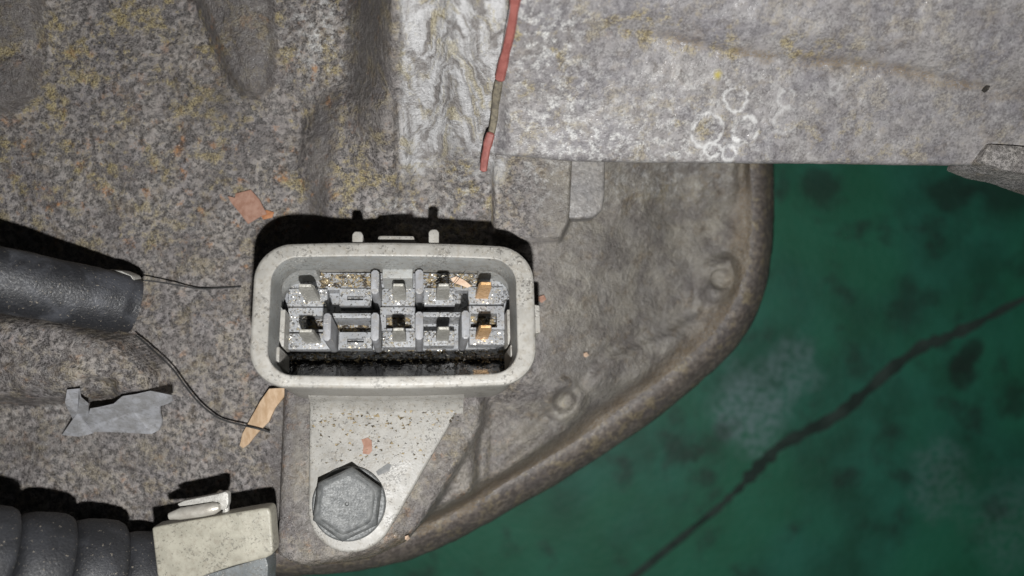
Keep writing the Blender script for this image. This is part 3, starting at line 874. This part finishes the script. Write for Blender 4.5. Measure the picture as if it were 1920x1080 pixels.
# framed wells in the middle of the block
def well(x0, x1, y0, y1, wx0, wx1, wy0, wy1):
    def xy(a, b): p = Lc(a, b, 13.4); return p.x, p.y
    xa, ya = xy(x0, y0); xb, yb = xy(x1, y1); sa, ta = xy(wx0, wy0); sb, tb = xy(wx1, wy1)
    v, f = [], []
    O = [(xa, yb), (xb, yb), (xb, ya), (xa, ya)]; I = [(sa, tb), (sb, tb), (sb, ta), (sa, ta)]
    for p in O: v.append((*p, -13.4))
    for p in I: v.append((*p, -13.4))
    for p in O: v.append((*p, -16.4))
    for p in I: v.append((*p, -16.0))
    for i in range(4):
        j = (i + 1) % 4
        f += [(i, j, 4 + j, 4 + i), (i, 8 + i, 8 + j, j), (4 + i, 4 + j, 12 + j, 12 + i)]
    f.append((12, 13, 14, 15))
    return mk('well', v, f, M_inner, block, smooth=False)
well(541, 612, 577, 622, 574, 609, 592, 618)
well(713, 779, 576, 620, 724, 772, 590, 616)
well(876, 946, 574, 618, 882, 932, 588, 614)
# fins
for (cx, y0, y1) in ((703, 506, 551), (786, 505, 551), (613, 587, 639), (703, 586, 639), (786, 584, 637), (873, 582, 635)):
    D0 = 4.5
    wpx = 7.6
    l = Lc(cx - wpx, (y0 + y1) / 2, D0).x; r = Lc(cx + wpx, (y0 + y1) / 2, D0).x
    a = Lc(cx, y0, D0).y; b = Lc(cx, y1, D0).y
    pl = [(l, b + 0.35), (l + 0.35, b), (r - 0.35, b), (r, b + 0.35), (r, a - 0.35), (r - 0.35, a), (l + 0.35, a), (l, a - 0.35)]
    bevel_poly('fin', pl, -D0, -16.4, M_fin, conn, bev=0.16)
# terminals
def terminal(cx, ytip, mat, wpx=13.0, lean=0.0):
    D0, D1 = 4.2, 13.6
    c = Lc(cx, ytip, D0)
    hw = wpx * 0.0735
    th = 0.75
    v = []
    for (d, s, t) in ((D0, 0.78, 0.55), (D0 + 1.3, 1.0, 1.0), (D1, 1.05, 1.0)):
        for (sx, sy) in ((-1, -1), (1, -1), (1, 1), (-1, 1)):
            v.append((c.x + sx * hw * s + lean * (d - D0), c.y + sy * th * 0.5 * t, -d))
    f = [(0, 1, 2, 3)]
    for k_ in range(2):
        for i in range(4):
            j = (i + 1) % 4
            f.append((k_ * 4 + i, k_ * 4 + j, k_ * 4 + 4 + j, k_ * 4 + 4 + i))
    t_ = mk('terminal', v, f, mat, conn, smooth=False)
    md = t_.modifiers.new('bev', 'BEVEL'); md.width = 0.08 * S; md.segments = 2
    return t_
for (cx, y, mat) in ((572, 535, M_tin), (747, 534, M_tin), (832, 534, M_tin), (911, 531, M_gold), (573, 620, M_tin), (747, 617, M_tin), (832, 615, M_tin), (911, 612, M_gold)):
    terminal(cx, y, mat, 15.5 if cx == 572 or cx == 573 else 13.5)

# oil and dirt lying in the bottom of the shroud
bm = bmesh.new()
p0 = Lc(533, 668, 17.2); p1 = Lc(957, 712, 17.2)
bxs = np.linspace(fx0 + 0.1, fx1 - 0.1, 60); bys = np.linspace(fy0 + 0.05, Lc(737, 671, 16.3).y, 14)
GXX, GYY = np.meshgrid(bxs, bys)
vv_ = (GYY - bys[0]) / (bys[-1] - bys[0])
GZ = -17.6 + 1.6 * (1 - vv_) + 0.55 * (fbm(GXX * 0.30, GYY * 0.30, 91, 2) - 0.5)
vs = np.stack([GXX.ravel(), GYY.ravel(), GZ.ravel()], -1)
ii = np.arange(GXX.size).reshape(GXX.shape)
fs = np.stack([ii[:-1, :-1], ii[:-1, 1:], ii[1:, 1:], ii[1:, :-1]], -1).reshape(-1, 4)
oil = mk('oily_sludge', vs.tolist(), fs.tolist(), M_oil, conn, auto=80)
tag(oil, kind='stuff')
bm.free()

# mounting plate with rounded end
bc = Lc(655, 944, DP)
pts = [Lc(578, 735, DP), Lc(580, 860, DP), Lc(584, 960, DP)]
rr = (bc - Lc(584, 950, DP)).length
poly = [(Lc(580, 730, DP).x, Lc(600, 720, DP).y), (Lc(579, 860, DP).x, Lc(579, 860, DP).y)]
ec = Lc(661, 951, DP); rr = (ec - Lc(578, 951, DP)).length / 1.06
a0, a1 = 176, 332
for i in range(15):
    a = math.radians(a0 + (a1 - a0) * i / 14)
    poly.append((ec.x + rr * 1.06 * math.cos(a), ec.y + rr * 1.06 * math.sin(a)))
e = Lc(866, 757, DP); e2 = Lc(878, 728, DP)
poly += [(e.x, e.y), (e2.x, e2.y)]
plate = bevel_poly('mounting_plate', poly, -DP, -DP - TP, M_plate, conn, bev=0.45, seg=3)
# fillet between body and plate
p0 = Lc(584, 745, DP); p1 = Lc(868, 745, DP)
yb = oy0 - 0.2
vs, fs = [], []
for x in np.linspace(p0.x, p1.x, 12):
    yc_ = oy0 + 0.75 - 0.52
    for (dy, dd) in ((0.8, 15.5), (0.0, 16.4), (-0.35, 18.0), (-0.9, 19.2), (-1.9, 19.85), (-2.6, 20.3)):
        vs.append((x, yc_ + dy - 0.1, -dd))
for i in range(11):
    for j in range(5): fs.append((i * 6 + j, i * 6 + 6 + j, i * 6 + 7 + j, i * 6 + 1 + j))
mk('fillet', vs, fs, M_plate, conn, auto=80)

# ------------------------------------------------------------------ hex bolt
bolt = empty('hex_bolt', Lw(bc), 'dull grey hex head bolt clamping the connector plate', 'bolt')
bolt.matrix_world = Matrix.Translation(Lw(bc) * S) @ RC.to_4x4()
R_ = (Lc(662, 879, DP - 4.2) - Lc(652, 950, DP - 4.2)).length * 0.985
tilt0 = 84
def hexring(r, z, k=6, rnd=0.0):
    out = []
    for i in range(6):
        a = math.radians(tilt0 + 60 * i); b = math.radians(tilt0 + 60 * (i + 1))
        p = Vector((math.cos(a) * r, math.sin(a) * r, z)); q_ = Vector((math.cos(b) * r, math.sin(b) * r, z))
        for j in range(k):
            v = p.lerp(q_, j / k)
            if rnd:
                l = math.hypot(v.x, v.y); tgt = r * (1 - rnd)
                if l > tgt: v.x *= tgt / l; v.y *= tgt / l
            out.append(v)
    return out
rings = [hexring(R_, 0.5), hexring(R_, 3.7), hexring(R_ * 0.985, 4.0, rnd=0.03), hexring(R_ * 0.92, 4.35, rnd=0.05), hexring(R_ * 0.845, 4.45, rnd=0.04), hexring(R_ * 0.80, 4.28, rnd=0.03), hexring(R_ * 0.74, 4.2, rnd=0.03), hexring(R_ * 0.35, 4.25, rnd=0.14),
         hexring(R_ * 0.07, 4.22, rnd=0.14), hexring(R_ * 0.04, 3.85, rnd=0.14)]
n = len(rings[0]); vs = [v for r in rings for v in r]; fs = []
for i in range(len(rings) - 1):
    for j in range(n):
        j2 = (j + 1) % n; fs.append((i * n + j, i * n + j2, (i + 1) * n + j2, (i + 1) * n + j))
fs.append(tuple(range((len(rings) - 1) * n, len(rings) * n)))
mk('head', vs, fs, M_bolt, bolt, auto=30)
vs, fs = [], []
wr = [(R_ * 0.5, 0.9), (R_ * 0.98, 0.95), (R_ * 1.02, 0.75), (R_ * 1.03, 0.1), (R_ * 0.98, -0.05)]
n = 48
for (r, z) in wr:
    for j in range(n):
        a = 2 * math.pi * j / n; vs.append((r * math.cos(a), r * math.sin(a), z))
for i in range(len(wr) - 1):
    for j in range(n):
        j2 = (j + 1) % n; fs.append((i * n + j, (i + 1) * n + j, (i + 1) * n + j2, i * n + j2))
mk('washer', vs, fs, M_bolt, bolt)

# flake and scuff on the plate
def flake(name, pts, zfun, thick, mat, label, cat, curl=0.0, group=None):
    c = sum((Vector(p + (0,)) for p in pts), Vector()) / len(pts)
    P = [W(a, b, zfun(a, b)) for a, b in pts]
    C = W(c.x, c.y, zfun(c.x, c.y))
    C.z += curl
    n = len(P); vs = []; fs = []
    for dz in (thick, 0.0):
        vs += [p + Vector((0, 0, dz)) for p in P] + [C + Vector((0, 0, dz))]
    for i in range(n):
        j = (i + 1) % n
        fs += [(i, j, n), (n + 1 + j, n + 1 + i, 2 * n + 1), (i, n + 1 + i, n + 1 + j, j)]
    o = mk(name, vs, fs, mat, None, origin=C, smooth=False)
    return tag(o, label, cat, group)
def zplate(a, b):
    p = Lw(Lc(a, b, DP)); return p.z + 0.02
flake('paper_flake', [(678, 824), (690, 820), (697, 826), (698, 845), (692, 852), (680, 850), (682, 836)], zplate, 0.12, M_paper, 'tiny brown flake on the connector plate above the bolt', 'flake')
flake('dirt_smear', [(705, 884), (728, 868), (734, 872), (730, 882), (709, 892)], zplate, 0.06, simple_mat('smear', (0.13, 0.135, 0.135), (0.20, 0.20, 0.20), 1, 0.7), 'dark grey smear on the plate beside the bolt head', 'smear')

# ------------------------------------------------------------------ loose scraps
flake('paper_scrap', [(428, 368), (441, 371), (443, 363), (471, 356), (487, 374), (501, 402), (493, 404), (466, 420), (449, 398), (434, 380)], hz_(0.25), 0.25, M_paper, 'brown square paper scrap stuck to the rough casting above the connector', 'paper scrap', 0.2)
flake('rust_flake', [(488, 402), (500, 394), (514, 398), (511, 408), (494, 412)], hz_(0.2), 0.15, simple_mat('rusty', (0.30, 0.12, 0.05), (0.42, 0.20, 0.10), 1, 0.8), 'small orange rust flake beside the brown paper scrap', 'flake')
sz = lambda a, b: hz(480, 790) + 0.8 + (790 - b) * 0.012
flake('wood_splinter', [(452, 834), (457, 812), (470, 788), (490, 752), (507, 728), (540, 726), (534, 744), (518, 764), (506, 790), (484, 812), (468, 832), (458, 839)], sz, 0.7, M_wood, 'pale wood splinter poking out below the connector shroud', 'splinter', 0.3)
zt_ = max(hz(a, 738) for a in range(175, 325, 15)); zb_ = hz(240, 806)
scr = lambda a, b: zb_ + 0.5 + (zt_ + 0.3 - zb_) * max(0.0, min(1.0, (800 - b) / 60.0))
flake('silver_scrap', [(172, 765), (190, 762), (216, 756), (232, 742), (258, 738), (284, 732), (304, 736), (324, 740), (325, 752), (314, 757), (301, 762), (302, 774), (306, 790), (300, 806), (286, 813), (236, 810), (196, 809), (174, 809), (166, 800), (168, 780)], scr, 0.5, M_scrap, 'silvery torn sticker scrap below the cast arm', 'scrap')
flake('silver_scrap', [(128, 730), (150, 728), (152, 744), (166, 756), (167, 796), (176, 812), (150, 818), (118, 815), (138, 785), (124, 755)], lambda a, b: zb_ + 0.6 + (max(hz(a_, 735) for a_ in (128, 138, 150)) + 0.4 - zb_) * max(0.0, min(1.0, (795 - b) / 50.0)), 0.35, M_scrap, 'pale grey upright sliver left of the silvery torn scrap', 'scrap')

# ------------------------------------------------------------------ threads
def thread(pts, rad, label):
    P = catmull([W(a, b, hz(a, b) + h) for a, b, h in pts], 8)
    v, f = tube_mesh(P, [rad] * len(P), 6)
    o = mk('thread', v, f, M_thread, None, origin=P[len(P) // 2])
    return tag(o, label, 'thread')
thread([(246, 524, 5.0), (285, 527, 3.8), (330, 534, 2.4), (372, 541, 1.2), (410, 540, 0.5), (452, 537, 0.25)], 0.14, 'dark thread trailing from the end of the black sleeve')
thread([(254, 628, 3.0), (282, 652, 3.2), (322, 690, 4.2), (350, 728, 4.0), (380, 762, 3.2), (415, 786, 2.0), (455, 797, 2.2), (480, 803, 2.6), (506, 810, 1.3)], 0.16, 'dark thread crossing the wood splinter below the cast arm')

# ------------------------------------------------------------------ black sleeve over a metal pipe
sa, sb = W(-120, 500, 25.0), W(252, 574, 8.0)
sleeve = empty('taped_pipe', (sa + sb) / 2, 'black taped pipe end with metal tip lying on the cast arm', 'pipe')
so = (sa + sb) / 2
P = [sa.lerp(sb, t) for t in np.linspace(0, 1, 40)]
rads = [4.9 + 0.05 * math.sin(i * 0.5) + 0.05 * random.random() - (0.5 if i > 36 else 0) for i in range(40)]
v, f = tube_mesh([p - so for p in P], rads, 36, 0.8)
mk('sleeve', v, f, M_sleeve, sleeve, auto=60)
# overlap edge of the tape
P2 = [sa.lerp(sb, t) + Vector((0.6, 4.3, -0.6)) for t in np.linspace(0, 0.84, 30)]
v, f = tube_mesh([p - so for p in P2], [0.5] * 30, 8, 0.6)
mk('tape_edge', v, f, M_sleeve, sleeve)
tipz = 10.0
tp = [(192, 507), (206, 505), (228, 508), (246, 516), (250, 522), (248, 530), (236, 530), (212, 520)]
bevel_poly('metal_tip', [tuple((W(a, b, tipz) - so)[:2]) for a, b in tp], tipz - so.z, tipz - 3 - so.z, M_alu, sleeve, bev=0.3)

# ------------------------------------------------------------------ corrugated hose
ha = W(-215, 1050, 31.0); hb = W(297, 1094, 8.0)
hose = empty('corrugated_hose', (ha + hb) / 2, 'black corrugated rubber hose entering the cream plug', 'hose')
ho = (ha + hb) / 2
axd = (hb - ha).normalized(); ux = axd.cross(Vector((0, 0, 1))).normalized(); uy = ux.cross(axd)
Lh = (hb - ha).length
prof = []
pitch = 7.7
nrib = int(Lh / pitch)
start = Lh - nrib * pitch
for k_ in range(nrib):
    s0 = start + k_ * pitch
    Rr = 8.9 if k_ < nrib - 1 else 7.9
    for (t, r) in ((0.0, Rr - 2.6), (0.03, Rr - 1.5), (0.12, Rr - 0.7), (0.3, Rr - 0.25), (0.6, Rr), (0.83, Rr), (0.93, Rr - 0.3), (0.97, Rr - 0.9), (0.99, Rr - 2.6)):
        prof.append((s0 + t * pitch, r))
prof.append((Lh, 4.0))
prof.insert(0, (start, 0.5))
vs, fs = [], []
n = 56
for (s, r) in prof:
    for j in range(n):
        a = 2 * math.pi * j / n
        vs.append(ha - ho + axd * s + ux * (r * math.cos(a)) + uy * (r * math.sin(a)))
for i in range(len(prof) - 1):
    for j in range(n):
        j2 = (j + 1) % n; fs.append((i * n + j, i * n + j2, (i + 1) * n + j2, (i + 1) * n + j))
mk('tube', vs, fs, M_hose, hose, auto=45)

# ------------------------------------------------------------------ cream plug with spring clip
pz = 15.5
plug = empty('cream_plug', tuple(W(400, 1030, 4)), 'cream plastic plug with a metal spring clip beside the corrugated hose', 'plug')
po = W(400, 1030, 4)
pp = [(284, 990), (302, 986), (400, 969), (492, 953), (503, 953), (507, 962), (512, 1030), (511, 1040), (498, 1047), (440, 1061), (380, 1081), (330, 1130), (300, 1130)]
pp = [tuple((W(a, b, pz) - po)[:2]) for a, b in pp]
bevel_poly('body', pp[::-1], pz - po.z, pz - 3.2 - po.z, M_cream, plug, bev=0.6, seg=3)
pq = [(330, 1085), (385, 1078), (498, 1044), (503, 1060), (500, 1130), (330, 1130)]
bevel_poly('lower_rail', [tuple((W(a, b, 10) - po)[:2]) for a, b in pq][::-1], 10 - po.z, 5.5 - po.z, M_bluegrey, plug, bev=0.4)
clip = []
rod = [W(a, b, 15.0) - po for a, b in ((318, 968), (340, 963), (380, 957), (402, 953), (412, 951))]
v, f = tube_mesh(rod, [0.55, 0.95, 1.0, 0.95, 0.55], 14)
mk('clip_rod', v, f, M_steel, plug, auto=60)
cp = [(332, 945), (345, 939), (405, 927), (422, 922), (428, 926), (428, 944), (424, 955), (414, 957), (413, 948), (409, 942), (360, 947), (336, 950)]
bevel_poly('clip_arm', [tuple((W(a, b, 14.4) - po)[:2]) for a, b in cp][::-1], 14.4 - po.z, 13.2 - po.z, M_alu, plug, bev=0.2)
vs2 = [W(a, b, 13.4) - po for a, b in ((424, 940), (424, 956), (420, 972))]
v, f = tube_mesh(vs2, [0.5, 0.5, 0.5], 8); mk('clip_leg', v, f, M_alu, plug)

# ------------------------------------------------------------------ swarf and grit
def shards(name, pts, smin, smax, mat, label, cat):
    vs, fs = [], []
    for (p, nrm) in pts:
        s = random.uniform(smin, smax) * (1.8 if random.random() < 0.06 else 1)
        b = len(vs)
        a = random.uniform(0, 6.28)
        for k_ in range(3):
            an = a + k_ * 2.1 + random.uniform(-0.5, 0.5)
            vs.append(p + Vector((math.cos(an) * s, math.sin(an) * s * random.uniform(0.25, 1), random.uniform(0, 0.5) * s)))
        vs.append(p + Vector((0, 0, s * random.uniform(0.3, 0.9))))
        fs += [(b, b + 1, b + 2), (b, b + 1, b + 3), (b + 1, b + 2, b + 3), (b + 2, b, b + 3)]
    o = mk(name, vs, fs, mat, None, smooth=False)
    return tag(o, label, cat, kind='stuff')
def on_conn(x0, x1, y0, y1, d, n):
    out = []
    n = int(n * 1.7)
    for _ in range(n):
        out.append((Lw(Lc(random.uniform(x0, x1), random.uniform(y0, y1), d)), None))
    return out
pts = []
pts += on_conn(541, 612, 542, 573, 13.0, 60) + on_conn(716, 778, 542, 572, 13, 50) + on_conn(796, 852, 541, 571, 13, 50) + on_conn(879, 942, 540, 569, 13, 50) + on_conn(640, 696, 542, 552, 13, 20)
pts += on_conn(541, 612, 626, 654, 13, 45) + on_conn(718, 778, 622, 650, 13, 45) + on_conn(795, 851, 621, 647, 13, 40) + on_conn(881, 945, 620, 645, 13, 40) + on_conn(640, 696, 644, 652, 13, 20)
pts += on_conn(545, 950, 656, 676, 16.15, 260) + on_conn(600, 700, 516, 538, 13.6, 90) + on_conn(800, 890, 514, 536, 13.6, 70) + on_conn(615, 696, 612, 620, 16.15, 40)
pts += on_conn(541, 575, 580, 620, 13.4, 30) + on_conn(726, 770, 592, 614, 15.9, 40) + on_conn(884, 930, 590, 612, 15.9, 40) + on_conn(545, 950, 676, 704, 16.9, 70)
shards('metal_swarf', pts, 0.09, 0.24, M_swarf, 'fine glinting metal swarf scattered inside the connector', 'swarf')
pts = on_conn(600, 700, 514, 539, 13.6, 130) + on_conn(796, 900, 514, 539, 13.6, 130) + on_conn(616, 697, 611, 621, 16.1, 70) + on_conn(545, 950, 657, 680, 16.1, 150) + on_conn(726, 770, 592, 614, 15.9, 60) + on_conn(884, 932, 590, 612, 15.9, 70) + on_conn(578, 606, 595, 616, 15.9, 30)
shards('connector_grit', pts, 0.15, 0.42, M_grit, 'brown grit caked in the gaps between the connector shelves', 'grit')
pts = []
for _ in range(120):
    pts.append((Lw(Lc(random.uniform(585, 860), random.uniform(765, 800), DP)), None))
for _ in range(70):
    a, b = random.uniform(590, 800), random.uniform(800, 870)
    pts.append((Lw(Lc(a, b, DP)), None))
shards('plate_grit', pts, 0.14, 0.40, M_grit, 'dark grit sprinkled over the connector mounting plate', 'grit')
flake('debris_chip', [(845, 522), (856, 518), (872, 526), (884, 536), (878, 540), (862, 534), (850, 530)], lambda a, b: Lw(Lc(a, b, 13.3)).z, 0.2, M_paper2, 'pale peach chip lodged at the back of the connector', 'chip')
flake('debris_chip', [(845, 160), (1846, 162), (1853, 163), (1850, 170), (1845, 174), (1840, 170)][1:], lambda a, b: cz1(a, b) + 0.1, 0.5, M_soot, 'tiny black speck on the dirty crease of the cover', 'chip')

hr = [Lw(Lc(a, b, d)) for a, b, d in ((842, 540, 12.6), (856, 528, 11.0), (868, 512, 9.0), (888, 494, 6.5))]
v, f = tube_mesh(catmull(hr, 6), [0.05] * 19, 5)
tag(mk('hair', v, f, M_thread, None, origin=hr[1]), 'single fine hair curling up inside the connector', 'hair')
flake('pale_chip', [(760, 1004), (766, 1002), (769, 1008), (765, 1012), (760, 1010)], hz_(0.3), 0.5, M_paper2, 'tiny pale chip on the flange edge beside the mounting plate', 'chip')
flake('pale_chip', [(1094, 662), (1100, 660), (1104, 666), (1099, 670), (1094, 668)], hz_(0.3), 0.3, M_paper2, 'tiny pale chip on the flange plate right of the connector', 'chip')
flake('pale_chip', [(1010, 556), (1020, 553), (1024, 561), (1016, 568), (1009, 564)], hz_(0.3), 0.3, M_paper, 'tiny pinkish chip on the casting beside the shroud key', 'chip')
